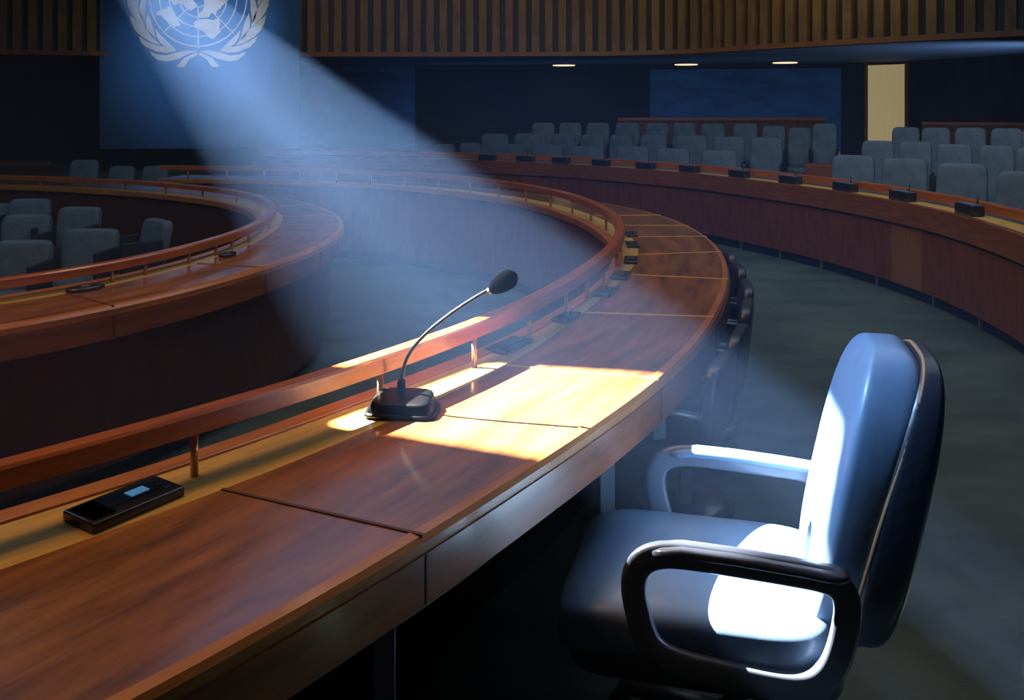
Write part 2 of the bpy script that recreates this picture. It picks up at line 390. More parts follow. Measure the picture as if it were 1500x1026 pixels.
while k + 9 < len(L2) - 2: k += 9; PO2.append(k)
PO2 = [PO2[0] - 12] + PO2
split2 = list(range(0, len(L2), 18)); split2[-1] = len(L2)
desk2 = build_desk('horseshoe_desk', 'smaller curved dark mahogany desk around the low blue seats, its polished top catching the beam', L2, N2, s2, o2, r2, .845, .04, J2, PO2, [],
                   (WOOD_TOP, WOOD_YELLOW, WOOD_FASCIA, WOOD_DARK, WOOD_RAIL), split2, rail_h=.04, rail_w=.05)
# its outer apron panel is what faces the camera
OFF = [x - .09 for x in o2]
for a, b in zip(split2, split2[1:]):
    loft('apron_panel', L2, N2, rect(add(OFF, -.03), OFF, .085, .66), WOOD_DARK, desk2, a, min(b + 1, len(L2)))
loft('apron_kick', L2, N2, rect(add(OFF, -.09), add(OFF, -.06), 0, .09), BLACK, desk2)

# ------------------------------------------------------------------ outer desk on the right
L3 = curve([(-3.9, 13.3), (-2.3, 13.05), (-.87, 12.55), (.56, 11.75), (1.27, 11.0), (2.05, 10.1), (2.45, 9.3), (2.83, 8.4), (3.08, 7.52), (3.2, 6.58), (3.14, 5.6), (2.95, 4.7), (2.65, 3.9), (2.2, 3.15)], smooth=40)
N3 = normals(L3, -1)
s3 = [.22] * len(L3); o3 = [.62] * len(L3); r3 = [.28] * len(L3)
s3b = [.20] * len(L3)
feet3 = [nearest_i(L3, px(x, y, 0)) for x, y in [(1090, 366), (1143, 379), (1200, 395), (1267, 420), (1337, 450), (1400, 482), (1460, 525)]]
a_or = nearest_i(L3, (3.115, 7.3)); b_or = nearest_i(L3, (3.165, 6.85))
sp = [0] + list(range(16, a_or - 6, 16)) + [a_or, b_or] + list(range(b_or + 16, len(L3) - 8, 16)) + [len(L3)]
pan3 = {0: WOOD_PANEL, a_or: WOOD_PANEL2}
N3o = [-n for n in N3]
desk3 = build_desk('outer_desk', 'longest curved desk in front of the rows of grey seats, reddish-brown panelled front', L3, [n for n in normals(L3, -1)], s3, o3, r3, .838, .17, [], [], [],
                   (WOOD_TOP, WOOD_YELLOW, WOOD_FASCIA, pan3, WOOD_RAIL), sp, feet3, rail_h=.068, rail_w=.06)

# ------------------------------------------------------------------ shell
def struct(o): o['kind'] = 'structure'; return o
struct(link_mesh('floor', [(-14, -3, 0), (16, -3, 0), (16, 27, 0), (-14, 27, 0), (-14, -3, -.1), (16, -3, -.1), (16, 27, -.1), (-14, 27, -.1)],
                 [(0, 1, 2, 3), (4, 5, 6, 7), (0, 1, 5, 4), (1, 2, 6, 5), (2, 3, 7, 6), (3, 0, 4, 7)], CARPET))
struct(box('ceiling', (1, 12, 5.35), (30, 30, .2), CEIL))
def extr(name, pts, z0, z1, m, th=.15, parent=None):
    P = [Vector((x, y, 0)) for x, y in pts]; Nn = normals(P, -1)
    return loft(name, P, Nn, rect(0, th, z0, z1), m, parent)
BW = [(-14, 24.3), (-2.9, 24.7), (3.0, 24.7), (4.6, 24.6), (6.9, 24.0), (9.0, 23.4), (10.0, 22.6), (11.0, 18.9), (13.5, 15.5)]
BWc = curve(BW, .5, 4)
struct(extr('wall_back', [(p.x, p.y) for p in BWc], 0, 5.25, WALL))
struct(box('wall_left', (-13.9, 12, 2.6), (.2, 30, 5.2), WALL))
struct(box('wall_right', (15.9, 8, 2.6), (.2, 22, 5.2), WALL))
def wall_panel(name, x0, x1, y0, y1, m, label):
    """flat panel standing just in front of the curved back wall between two image columns"""
    def hit(x):
        for a, b in zip(BWc, BWc[1:]):
            xa = 750 + F * a.x / a.y; xb = 750 + F * b.x / b.y
            if xa <= x <= xb: return a.lerp(b, (x - xa) / (xb - xa))
        return BWc[-1]
    P = [hit(x0 + (x1 - x0) * i / 6) for i in range(7)]; Nn = normals(P, 1)
    za = H - (y1 - YH) * P[3].y / F; zb = H - (y0 - YH) * P[3].y / F
    return loft(name, P, Nn, rect(.005, .035, max(.01, za), zb), m, None)
for i, (x0, x1, y0, y1, m) in enumerate([(440, 608, 96, 236, WALLB), (612, 765, 96, 236, WALLK), (768, 948, 96, 236, WALLK), (952, 1232, 101, 236, WALLB)]):
    o = wall_panel('trim_%d' % (i + 1), x0, x1, y0, y1, m, ''); struct(o)
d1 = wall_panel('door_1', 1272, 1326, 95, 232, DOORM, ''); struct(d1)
# door frame
for nm, x0, x1, y0, y1 in (('door_frame', 1267, 1271.5, 92.5, 232), ('door_frame', 1326.5, 1331, 92.5, 232)):
    o = wall_panel(nm, x0, x1, y0, y1, TRIMW, ''); o.parent = d1

# balcony: fascia board, slats, soffit
BF = curve([(-14, 18.2), (-11.1, 19.3), (-8, 20.0), (-4.8, 20.2), (-1, 20.2), (2.0, 19.9), (3.7, 19.2), (5.3, 16.9), (6.7, 15.2), (8.0, 13.9), (10.0, 12.2)], .1, 60)
NB = normals(BF, -1)
balc = empty('balcony'); tag(balc, None, None, None, 'structure'); balc.name = 'trim_balcony'
loft('fascia_board', BF, NB, rect(.12, .2, 2.66, 5.25), HOUS, balc)
loft('bottom_trim', BF, NB, rect(-.02, .2, 2.6, 2.70), TRIMW, balc)
# soffit: from the balcony front to the back wall
sv = []; sf = []
BWr = resample(BWc, n=80); BFr = resample(BF, n=80)
for a, b in zip(BFr, BWr):
    for z in (2.6, 2.68): sv += [Vector((a.x, a.y + .02, z)), Vector((b.x, b.y + .02, z))]
for i in range(79):
    q = i * 4; sf += [(q, q + 1, q + 5, q + 4), (q + 2, q + 3, q + 7, q + 6), (q, q + 2, q + 6, q + 4), (q + 1, q + 3, q + 7, q + 5)]
link_mesh('soffit', sv, sf, SOFFIT, balc)
# slats
v = []; f = []; s_acc = 0; nxt = 0
for i in range(1, len(BF)):
    s_acc += (BF[i] - BF[i - 1]).length
    if s_acc >= nxt:
        c = BF[i]; n = NB[i]; t = Vector((-n.y, n.x, 0))
        hw = .085; nxt = s_acc + .275; b0 = len(v)
        for z in (2.66, 5.2):
            for a_, b_ in ((-hw, 0), (hw, 0), (hw, .14), (-hw, .14)): v.append(c + t * a_ + n * b_ + Vector((0, 0, z)))
        f += [(b0, b0 + 1, b0 + 5, b0 + 4), (b0 + 1, b0 + 2, b0 + 6, b0 + 5), (b0 + 2, b0 + 3, b0 + 7, b0 + 6), (b0 + 3, b0, b0 + 4, b0 + 7), (b0, b0 + 1, b0 + 2, b0 + 3), (b0 + 4, b0 + 5, b0 + 6, b0 + 7)]
link_mesh('slat_panel', v, f, SLAT, balc)
ordn = ['nearest the slatted corner', 'in the middle of the three', 'closest to the cream door']
for k_, (x, y) in enumerate([(826, 93.5), (1005, 92.3), (1150, 89.5)]):
    p = px(x, 93.5, 2.6) if k_ == 0 else px(x, y, 2.6)
    p = Vector((p.x, p.y, 2.6))
    o = empty('ceiling_lamp', p)
    tag(o, 'small round cream ceiling lamp under the balcony, ' + ['over the black wall panels', 'over the blue wall panel edge', 'nearest the cream door'][k_], 'lamp', 'lamps under the balcony')
    cyl('lamp_ring', (0, 0, .01), (0, 0, -.035), .34, TRIMW, o, 32)
    cyl('diffuser', (0, 0, -.03), (0, 0, -.055), .30, LAMPM, o, 32)

# ------------------------------------------------------------------ banner with emblem
BY = 19.75
def bpt(u, v_, dy=0):
    """crop coordinates (five per pixel, from column 150) on the banner plane"""
    q = pd(150 + u / 5, v_ / 5, BY); return Vector((q.x, BY - dy, q.z))
b0 = pd(146, 218, BY); b1 = pd(439, 218, BY)
ban = empty('banner', (0, 0, 0)); tag(ban, 'tall deep blue banner with silver world-map and olive-wreath emblem hanging before the slats', 'banner')
v = []; f = []; nx = 30
for j, z in enumerate((b0.z, 5.2)):
    for i in range(nx + 1):
        x = b0.x + (b1.x - b0.x) * i / nx
        v.append((x, BY, z)); v.append((x, BY + .03, z))
for i in range(nx):
    a = i * 2; c = (nx + 1) * 2 + a
    f += [(a, a + 2, c + 2, c), (a + 1, a + 3, c + 3, c + 1), (a, a + 2, a + 3, a + 1), (c, c + 2, c + 3, c + 1)]
f += [(0, 1, (nx + 1) * 2 + 1, (nx + 1) * 2), (nx * 2, nx * 2 + 1, (nx + 1) * 2 + nx * 2 + 1, (nx + 1) * 2 + nx * 2)]
link_mesh('cloth', v, f, BANNER, ban)
CU, CV = 702, -15
polys = []
def rot(P, ang):
    c, s = math.cos(ang), math.sin(ang)
    return [(CU + (x - CU) * c - (y - CV) * s, CV + (x - CU) * s + (y - CV) * c) for x, y in P]
O2l = [(205, 110), (240, 140), (300, 190), (370, 260), (425, 335), (360, 310), (290, 270), (240, 220), (212, 160)]
O3l = [(268, 265), (330, 305), (400, 335), (470, 345), (545, 375), (470, 388), (400, 378), (320, 345), (285, 310)]
O4l = [(345, 375), (400, 400), (470, 405), (540, 385), (620, 370), (702, 375), (640, 392), (560, 432), (480, 450), (410, 440), (370, 410)]
I1l = [(330, 95), (355, 150), (375, 210), (395, 300), (360, 270), (325, 210), (318, 150)]
I2l = [(390, 215), (430, 260), (480, 310), (545, 370), (480, 355), (430, 320), (400, 270)]
STl = [(545, 485), (600, 425), (700, 378), (722, 385), (640, 435), (602, 490), (565, 492)]
left = [O2l, O3l, O4l, I1l, I2l, STl] + [rot(O2l, math.radians(a)) for a in (21, 42, 63, 84, 105)] + [rot(I1l, math.radians(a)) for a in (21, 42, 63, 84)]
wreath = left + [[(2 * CU - x, y) for x, y in P][::-1] for P in left]
land = [
    [(485, 45), (520, 75), (535, 100), (550, 140), (575, 175), (568, 195), (545, 188), (530, 200), (510, 185), (490, 160), (455, 140), (430, 112), (400, 112), (398, 88), (440, 68), (470, 66)],
    [(668, 165), (700, 145), (760, 138), (812, 148), (850, 132), (866, 165), (858, 205), (872, 232), (838, 262), (822, 285), (797, 285), (772, 268), (745, 232), (700, 212), (675, 200)],
    [(760, -60), (930, -60), (925, 0), (905, 22), (880, 40), (868, 62), (842, 80), (836, 108), (800, 92), (785, 125), (712, 132), (698, 108), (738, 72), (752, 30), (742, 0)],
    [(470, -70), (610, -70), (640, -20), (690, 28), (698, 48), (655, 78), (618, 66), (600, 40), (560, 22), (530, 40), (500, 8)],
    [(640, -120), (700, -110), (690, -60), (650, -50)], [(930, -150), (1000, -170), (1010, -110), (960, -90)]]
def poly_mesh(name, P, dy, th=.012):
    n = len(P); vs = [bpt(x, y, dy + th) for x, y in P] + [bpt(x, y, dy) for x, y in P]
    return vs, [tuple(range(n)), tuple(range(2 * n - 1, n - 1, -1))] + [(i, (i + 1) % n, n + (i + 1) % n, n + i) for i in range(n)]
def merge(name, lst, parent, m):
    V = []; Fc = []
    for vs, fs in lst:
        b_ = len(V); V += vs; Fc += [tuple(i + b_ for i in q) for q in fs]
    return link_mesh(name, V, Fc, m, parent)
merge('wreath', [poly_mesh('w', P, .002) for P in wreath], ban, EMBLEM)
merge('world_map', [poly_mesh('w', P, .004) for P in land], ban, EMBLEM)
lst = []
def ringm(r, wd):
    n = 90; vs = []; fs = []
    for i in range(n):
        a = 2 * PI * i / n
        for rr in (r - wd, r + wd):
            for dy in (.002, .010): vs.append(bpt(CU + rr * math.cos(a), CV + rr * math.sin(a), dy))
    for i in range(n):
        a = i * 4; b_ = ((i + 1) % n) * 4
        fs += [(a, a + 2, b_ + 2, b_), (a + 1, a + 3, b_ + 3, b_ + 1), (a, a + 1, b_ + 1, b_), (a + 2, a + 3, b_ + 3, b_ + 2)]
    return vs, fs
for r in (67, 139, 211, 283, 355): lst.append(ringm(r, 5.5 if r == 355 else 4.5))
for k_ in range(8):
    a = k_ * PI / 4; c, s = math.cos(a), math.sin(a)
    lst.append(poly_mesh('w', [(CU + 67 * c - 4.5 * s, CV + 67 * s + 4.5 * c), (CU + 372 * c - 4.5 * s, CV + 372 * s + 4.5 * c), (CU + 372 * c + 4.5 * s, CV + 372 * s - 4.5 * c), (CU + 67 * c + 4.5 * s, CV + 67 * s - 4.5 * c)], .002, .008))
merge('globe_grid', lst, ban, EMBLEM)

# ------------------------------------------------------------------ auditorium seats
def make_seat(name, hgt, wd, fab, armed=True):
    """looking at +Y from behind is wrong: the seat faces -Y, its back is at +Y"""
    root = empty(name)
    zb = hgt * .42
    def lean(p):
        q = Vector(p); q.z += hgt - (hgt - zb) / 2; q.y += .12 + (q.z - zb) * .22; return q
    cushion('backrest', wd / 2, .045, (hgt - zb) / 2, fab, root, .28, .3, lean, 32, 16)
    cushion('seat', wd / 2 - .01, .21, .055, fab, root, .4, .35, lambda p: p + Vector((0, -.08, zb - .03)), 28, 12)
    if armed:
        for s in (-1, 1):
            box('armrest', (s * (wd / 2 + .014), -.03, zb + .09), (.028, .32, .28), FABRICD, root, bev=.008)
    box('pedestal', (0, -.02, zb / 2 - .03), (wd * .5, .2, zb - .06), FABRICD, root, bev=.01)
    return root
protoA = make_seat('auditorium_seat', .95, .40, FABRIC)
protoB = make_seat('low_seat', .60, .36, FABRICB)
usedA = [False]; usedB = [False]
def place(proto, flag, loc, rz, label, group, sc=1.0):
    if not flag[0]: o = proto; flag[0] = True
    else: o = copy_tree(proto)
    o.location = loc; o.rotation_euler = (0, 0, rz); o.scale = (sc, 1, 1)
    tag(o, label, 'seat', group); return o
ORD = ['first', 'second', 'third', 'fourth', 'fifth', 'sixth', 'seventh', 'eighth', 'ninth', 'tenth', 'eleventh', 'twelfth']
rows = {
 'centre front': [(648, 211, 34), (686, 209, 38), (739, 211, 42), (796, 211, 43), (855, 214, 45), (918, 214, 46), (976, 217, 48), (1043, 220, 49)],
 'centre middle': [(722, 196, 38), (769, 195.5, 40), (821, 196, 40), (863, 197, 36), (904, 197, 40), (950, 197, 42), (1004, 198, 49), (1058, 200, 46), (1112, 201, 48)],
 'centre back': [(792, 180, 34), (831, 180, 34), (871, 180, 36), (914, 180, 36), (956, 180, 36), (995, 180, 38), (1036, 181, 37), (1083, 181, 41), (1124, 184, 38), (1162, 187, 38), (1197, 181, 28)],
 'side front': [(1232, 227, 56), (1305, 232, 66), (1385, 239, 70), (1473, 251, 78)],
 'side middle': [(1270, 206, 54), (1323, 207, 52), (1379, 211, 56), (1438, 213, 54), (1492, 216, 54)],
 'side back': [(1312, 186, 38), (1355, 187, 37), (1404, 187, 50), (1456, 188, 42), (1500, 189, 44)],
}
FL = {'front': 0, 'middle': .14, 'back': .27}
ring_c = Vector((-3.4, 6.0, 0))
rowpos = {}
for rk, lst_ in rows.items():
    blk, rw = rk.split(); fl = FL[rw]; ztop = .95 + fl; n = len(lst_)
    for i, (x, y, wpx) in enumerate(lst_):
        offr = {'front': 1.15, 'middle': 2.05, 'back': 2.95}[rw]
        k_ = min(range(len(L3)), key=lambda j: abs(750 + F * (L3[j] + N3[j] * offr).x / (L3[j] + N3[j] * offr).y - x))
        q = L3[k_] + N3[k_] * offr; p = pd(x, y, q.y); rowpos.setdefault(rk, []).append(p)
        rz = math.atan2(N3[k_].y, N3[k_].x) - PI / 2
        if blk == 'centre': lab = 'grey seat, %s from the aisle in the %s row of the centre block' % (ORD[n - 1 - i], rw)
        else: lab = 'grey seat, %s from the aisle in the %s row by the cream door' % (ORD[i], rw)
        wm = wpx * p.y / F
        pit = min(abs(lst_[j][0] - x) for j in (i - 1, i + 1) if 0 <= j < n) * q.y / F; wm = min(wm, .38 * pit / .475)
        o = place(protoA, usedA, (p.x, p.y - .25, fl), rz * .45, lab, 'seats in the %s row of the %s block' % (rw, blk), min(1.35, max(.8, wm / .38)))
        o.scale.z = (p.z - fl) / .95
# tier platforms under middle and back rows
def tier(name, pts, fl, dpt, m):
    P = curve(pts, .3, 6); Nn = normals(P, -1)
    o = loft(name, P, Nn, rect(-.42, dpt, 0.0, fl - .002), m, None); struct(o); return o
for blk in ('centre', 'side'):
    for rw, d in (('middle', 1.6), ('back', 3.0)):
        pp = [(q.x, q.y - .25) for q in rowpos[blk + ' ' + rw]]
        a, b = Vector(pp[0]), Vector(pp[1]); e0 = a + (a - b) * .8; a, b = Vector(pp[-1]), Vector(pp[-2]); e1 = a + (a - b) * .7
        tier('trim_tier_%s_%s' % (blk, rw), [tuple(e0)] + pp + [tuple(e1)], FL[rw], .5, CARPET)
# low brown parapets behind the back rows
def parapet(label, pts, z0, z1):
    P = curve(pts, .2, 10); Nn = normals(P, -1)
    r_ = empty('parapet'); tag(r_, label, 'low wall')
    loft('board', P, Nn, rect(0, .08, z0, z1 - .05), WOOD_DARK, r_); loft('cap', P, Nn, rect(-.02, .10, z1 - .05, z1), WOOD_FASCIA, r_); return r_
pc = [px(x, 171, 1.30) for x in (905, 1000, 1100, 1208)]
parapet('low brown wooden wall behind the back row of the centre seats', [(q.x, min(q.y, 16.4)) for q in pc], 0, 1.28)
pc = [pd(x, 179, 14.6) for x in (1350, 1400, 1450, 1530)]
parapet('low brown wooden wall behind the back row near the cream door', [(q.x, q.y - (i * .3)) for i, q in enumerate(pc)], 0, 1.24)
parapet('low dark partition with a pale top edge beyond the smaller desk', [(-8.6, 12.6), (-7.5, 12.55), (-6.55, 12.5)], 0, .72)
# aisle steps
st = empty('aisle_steps', (0, 0, 0)); tag(st, 'yellow wooden aisle steps climbing between the two blocks of grey seats', 'steps')
for k_, (x, y, z, wd) in enumerate([(1150, 246, .10, .5), (1185, 233, .2, .55), (1215, 222, .3, .55)]):
    p = px(x, y, z); box('step', (p.x, p.y + .2, z / 2), (wd, .4, z), WOOD_YELLOW, st, bev=.01)
p = px(1183, 254, .66)
bx = box('wooden_cabinet', (3.62, 10.35, .42), (.36, .36, .84), WOOD_PANEL, None, -.4, bev=.008); tag(bx, 'small reddish-brown wooden cabinet at the foot of the aisle steps', 'cabinet')

# low seats inside the smaller desk
lowseats = [(-4, 298, 'back row inside the smaller desk, beside the farthest seat'), (49, 291, 'farthest one in the back row inside the smaller desk'), (117, 303, 'at the aisle end of the middle row inside the smaller desk'), (45, 314, 'middle row inside the smaller desk, away from its end seat'),
            (38, 352, 'largest in the front row inside the smaller desk'), (134, 335, 'front row inside the smaller desk, between the largest and the turned seat'), (212, 320, 'turned towards the curve inside the smaller desk')]
for i, (x, y, t_) in enumerate(lowseats):
    p = px(x, y, .60); rz = [.15, .1, -.05, .1, .05, -.05, -.75][i]
    sc = [1, 1, 1, 1.05, 1.1, 1.15, 1.05][i]
    p2 = px(x, y, .6)
    p2 = pd(x, y, [8.1, 8.1, 7.55, 7.3, 6.2, 6.7, 7.0][i])
    ob = place(protoB, usedB, (p2.x, p2.y - .2, 0), rz, 'low slate-blue seat, ' + t_, 'low seats inside the smaller desk', sc)
    ob.scale.z = p2.z / .60
for i, (x, y, t_) in enumerate([(125, 234, 'tallest of the three'), (180, 243, 'in the middle of the three'), (229, 243, 'beside the end of the long desk')]):
    p = pd(x, y, 10.1); o = copy_tree(protoA)
    o.location = (p.x, p.y - .2, 0); o.rotation_euler = (0, 0, 0); o.scale = (.72 if i else .8, .8, p.z / .95)
    tag(o, 'grey seat back beyond the smaller desk, ' + t_, 'seat', 'seats behind the smaller desk')

# ------------------------------------------------------------------ desk units
def make_unit(name, lx, ly, hz, screen=True):
    r_ = empty(name)
    box('casing', (0, 0, hz / 2), (lx, ly, hz), BLACKPL, r_, bev=min(.006, hz * .3))
    s_ = box('display', (lx * .12, 0, hz + .0006), (lx * .55, ly * .5, .002), SCREEN, r_)
    return r_
# near unit, modelled in full
cn = [px(95, 757, .755), px(220, 707, .755), px(275, 723, .755), px(135, 780, .755)]
c = sum(cn, Vector()) / 4; ang = math.atan2((cn[1] - cn[0]).y, (cn[1] - cn[0]).x)
un = empty('desk_unit', (c.x, c.y, .75), ang); tag(un, 'large black delegate console with a small blue screen on the yellow strip, nearest the camera', 'console')
box('casing', (0, 0, .010), (.20, .105, .020), BLACKPL, un, bev=.004)
box('screen', (.005, .012, .0205), (.115, .055, .002), SCREEN, un)
box('lit_screen', (.028, .004, .0222), (.040, .026, .0012), SCREENB, un)
box('speaker_panel', (-.068, 0, .0205), (.045, .08, .002), FOAM, un)
for k_ in range(3): box('button', (.075 + .0 * k_, -.025 + .022 * k_, .0215), (.012, .012, .003), BLACKPL, un, bev=.001)
u1 = make_unit('desk_unit', .17, .085, .014); first = True
mid = ['beside the lit patch', 'second beyond the lit patch', 'third beyond the lit patch', 'fourth beyond the lit patch', 'where the strip bends', 'just past the bend of the strip', 'farthest one seen past the bend']
for i, (x, y) in enumerate([(746, 509), (829, 467.5), (886, 430), (909, 406), (924, 383), (926, 360), (923, 345)]):
    p = px(x, y, .75); k_ = nearest_i(L1, (p.x, p.y)); tt = L1[min(k_ + 1, len(L1) - 1)] - L1[k_ - 1]
    o = u1 if i == 0 else copy_tree(u1)
    o.location = (p.x, p.y, .7505); o.rotation_euler = (0, 0, math.atan2(tt.y, tt.x)); o.scale = (1 if i else 1.05, .95 if i < 4 else .8, 1)
    if i == 1: o.scale = (.85, .8, 1)
    tag(o, 'flat black desk console on the long desk, ' + mid[i], 'console', 'consoles on the long desk')
# upright units on the outer desk
u3 = empty('desk_unit'); box('casing', (0, 0, .04), (.25, .10, .08), BLACKPL, u3, bev=.01); box('top_display', (0, 0, .0805), (.22, .07, .002), mat('blue_glass', (.10, .25, .45), .2, coat=.6), u3)
cyl('stalk', (.0, .055, .05), (.0, .065, .15), .006, BLACKPL, u3)
xs = [(716, 233), (767, 235), (824, 239), (882, 243), (946, 245), (1010, 250), (1081, 258), (1160, 265), (1240, 276), (1323, 289), (1417, 306)]
for i, (x, y) in enumerate(xs):
    p0 = None; best = 1e9
    for k_ in range(len(L3)):
        q = L3[k_] + N3[k_] * .11; e = abs(750 + F * q.x / q.y - x)
        if e < best: best = e; p0 = (q, k_)
    q, k_ = p0; tt = L3[min(k_ + 1, len(L3) - 1)] - L3[k_ - 1]
    o = u3 if i == 0 else copy_tree(u3)
    o.location = (q.x, q.y, .7505); o.rotation_euler = (0, 0, math.atan2(tt.y, tt.x))
    tag(o, 'black console with blue top on the outer desk, %s from the near end' % ORD[len(xs) - 1 - i], 'console', 'consoles on the outer desk')
# oval units on the smaller desk
def oval(x, y, a, b, lab):
    p = px(x, y, .752); k_ = nearest_i(L2, (p.x, p.y)); tt = L2[k_ + 1] - L2[k_ - 1]
    r_ = empty('desk_unit', (p.x, p.y, .752), math.atan2(tt.y, tt.x)); tag(r_, lab, 'console', 'consoles on the smaller desk')
    cushion('casing', a, b, .010, BLACKPL, r_, .5, .9, lambda q: q + Vector((0, 0, .009)), 28, 8)
    cushion('dial', a * .3, b * .4, .004, SCREEN, r_, .5, 1, lambda q: q + Vector((0, 0, .019)), 16, 6); return r_
oval(125, 425, .085, .045, 'oval black console on the smaller desk, near the end of the yellow strip')
oval(333, 375, .06, .04, 'oval black console on the smaller desk, close to its curve')

# ------------------------------------------------------------------ microphone
mic = empty('gooseneck_microphone', (-.285, 2.315, .7525), math.radians(-6)); tag(mic, 'black gooseneck microphone standing in the bright patch of light on the long desk', 'microphone')
def mb(p):
    q = Vector(p); t_ = (q.z + .019) / .038; k_ = 1 - .16 * t_; q.x *= k_; q.y *= k_; q.z += .024 + (q.y) * .12 * t_; return q
cushion('base', .088, .062, .019, MICP, mic, .22, .35, mb, 48, 16)
cushion('base_plate', .094, .067, .006, MICP, mic, .3, .35, lambda p: p + Vector((0, 0, .0065)), 48, 8)
MI = mic.matrix_basis.copy()
def loc(v_):
    a_ = math.radians(-6); d = Vector(v_) - Vector((-.285, 2.315, .7515)); c_, s_ = math.cos(-a_), math.sin(-a_)
    return Vector((d.x * c_ - d.y * s_, d.x * s_ + d.y * c_, d.z))
Ym = 2.345
tube('socket', [loc(pd(588, 588, Ym)), loc(pd(588, 581, Ym)), loc(pd(588, 578, Ym)), loc(pd(588, 560, Ym)), loc(pd(588, 556, Ym))], [.019, .017, .0125, .011, .008], MICP, mic, 18)
pts = [(588, 560), (589, 548), (592, 534), (599, 518), (612, 501), (633, 481), (667, 455), (700, 434), (722, 422)]
P = resample([loc(pd(x, y, Ym)) for x, y in pts], n=40)
for _ in range(6): P = [P[0]] + [(P[i - 1] + P[i] * 2 + P[i + 1]) / 4 for i in range(1, 39)] + [P[-1]]
tube('gooseneck', P, .0048, MICP, mic, 12)
h0 = loc(pd(717, 427, Ym)); h1 = loc(pd(757, 402, Ym)); ax = (h1 - h0); Lh = ax.length; axn = ax.normalized()
prof = [(0, .006), (.02, .009), (.06, .012), (.14, .017), (.3, .022), (.5, .0255), (.68, .026), (.82, .023), (.92, .016), (.98, .008), (1, .002)]
tube('windscreen', [h0 + ax * a_ for a_, _ in prof], [r_ for _, r_ in prof], FOAM, mic, 24)
cyl('collar', h0 - axn * .004, h0 + axn * .004, .0085, COPPER, mic, 18)

# ------------------------------------------------------------------ foreground swivel chair
CX, CY = .53, 2.11
ch = empty('swivel_chair', (CX, CY, 0), math.radians(-14)); tag(ch, 'large blue-grey leather swivel armchair pulled up to the long desk, half lit by the beam', 'chair')
def seatf(p):
    q = Vector(p); t_ = (q.x + .30) / .60
    q.z += .405 + (.018 * math.cos(q.y * 6)) * (1 if p.z > 0 else 0)
    if q.x < -.12: q.z -= (-.12 - q.x) ** 2 * .9
    q.x += -.09 - abs(q.y) ** 2 * .25 * (1 if q.x < 0 else 0)
    return q
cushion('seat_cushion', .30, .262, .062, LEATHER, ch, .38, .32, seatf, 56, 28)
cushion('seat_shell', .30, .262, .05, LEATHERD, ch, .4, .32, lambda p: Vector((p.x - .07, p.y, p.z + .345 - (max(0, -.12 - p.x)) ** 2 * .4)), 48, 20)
def spine(z):
    t_ = (z - .40) / .62; return .185 + .132 * t_
def tt_(z): return max(0.0, (z - .42) / .60)
def backf(off, up=0):
    """lean a pad: off, up = distance behind the front face at its foot and what the head roll adds"""
    def fn(p):
        q = Vector(p); z = .700 + q.z; t_ = tt_(z)
        x = spine(z) + off + up * t_ ** 2.2
        q.y *= 1 - .12 * t_ ** 2
        return Vector((x + q.x, q.y, z))
    return fn
def cushf(p):
    t_ = tt_(.712 + p.z); q = Vector(p)
    if q.x > 0: q.x *= .9 + 1.5 * t_ ** 2.2
    return backf(0)(q)
def shellf(p):
    t_ = tt_(.70 + p.z); q = Vector((p.x * (1 - .35 * t_ ** 2), p.y, p.z - .014))
    return backf(.078, .022)(q)
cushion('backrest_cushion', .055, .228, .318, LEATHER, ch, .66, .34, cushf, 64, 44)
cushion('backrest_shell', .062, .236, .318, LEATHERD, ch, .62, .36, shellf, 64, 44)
loop = []
for k_ in range(120):
    a_ = 2 * PI * k_ / 120; yy = .228 * spow(math.cos(a_), .62); zz = .309 * spow(math.sin(a_), .62) - .008
    loop.append(backf(.034, .058)(Vector((0, yy, zz))))
tube('piping', loop, .005, COPPER, ch, 8, closed=True)
# arm loops
for sgn, nm in ((-1, 'near'), (1, 'far')):
    y_ = sgn * .272
    path = [(.225, .590), (.14, .596), (.04, .600), (-.06, .604), (-.12, .604), (-.165, .594), (-.19, .565), (-.195, .53), (-.182, .47), (-.165, .41), (-.145, .39), (-.10, .376), (0, .366), (.09, .360), (.14, .360), (.185, .372), (.215, .41), (.235, .48), (.245, .56)]
    P = [Vector((x - .02, y_, z)) for x, z in path]
    P = resample(P + [P[0]], n=90)[:-1]
    for _ in range(8): P = [(P[i - 1] + P[i] * 2 + P[(i + 1) % len(P)]) / 4 for i in range(len(P))]
    arm = tube('arm_loop', P, .013, ARMM, ch, 16, sx=2.1, closed=True, up=(0, 1, 0))
    # padded top
    pad = [Vector((x, y_, z)) for x, z in [(-.17, .606), (-.11, .617), (0, .615), (.13, .608), (.225, .600)]]
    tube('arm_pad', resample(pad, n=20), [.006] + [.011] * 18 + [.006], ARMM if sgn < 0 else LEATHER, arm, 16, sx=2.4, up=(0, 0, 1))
box('mechanism', (.0, 0, .285), (.26, .16, .05), BLACKPL, ch, bev=.01)
cyl('column', (0, 0, .07), (0, 0, .27), .028, STEEL, ch, 20)
cyl('hub', (0, 0, .055), (0, 0, .12), .045, BLACKPL, ch, 20)
for k_ in range(5):
    a_ = 2 * PI * k_ / 5 + .3; d = Vector((math.cos(a_), math.sin(a_), 0))
    lg = tube('base_leg', [d * .03 + Vector((0, 0, .095)), d * .18 + Vector((0, 0, .085)), d * .30 + Vector((0, 0, .068))], [.02, .017, .013], STEEL, ch, 10, sx=1.4, up=(0, 0, 1))
    s_ = Vector((-d.y, d.x, 0))
    cyl('caster', d * .30 + s_ * .014 + Vector((0, 0, .027)), d * .30 - s_ * .014 + Vector((0, 0, .027)), .027, BLACKPL, lg, 16)

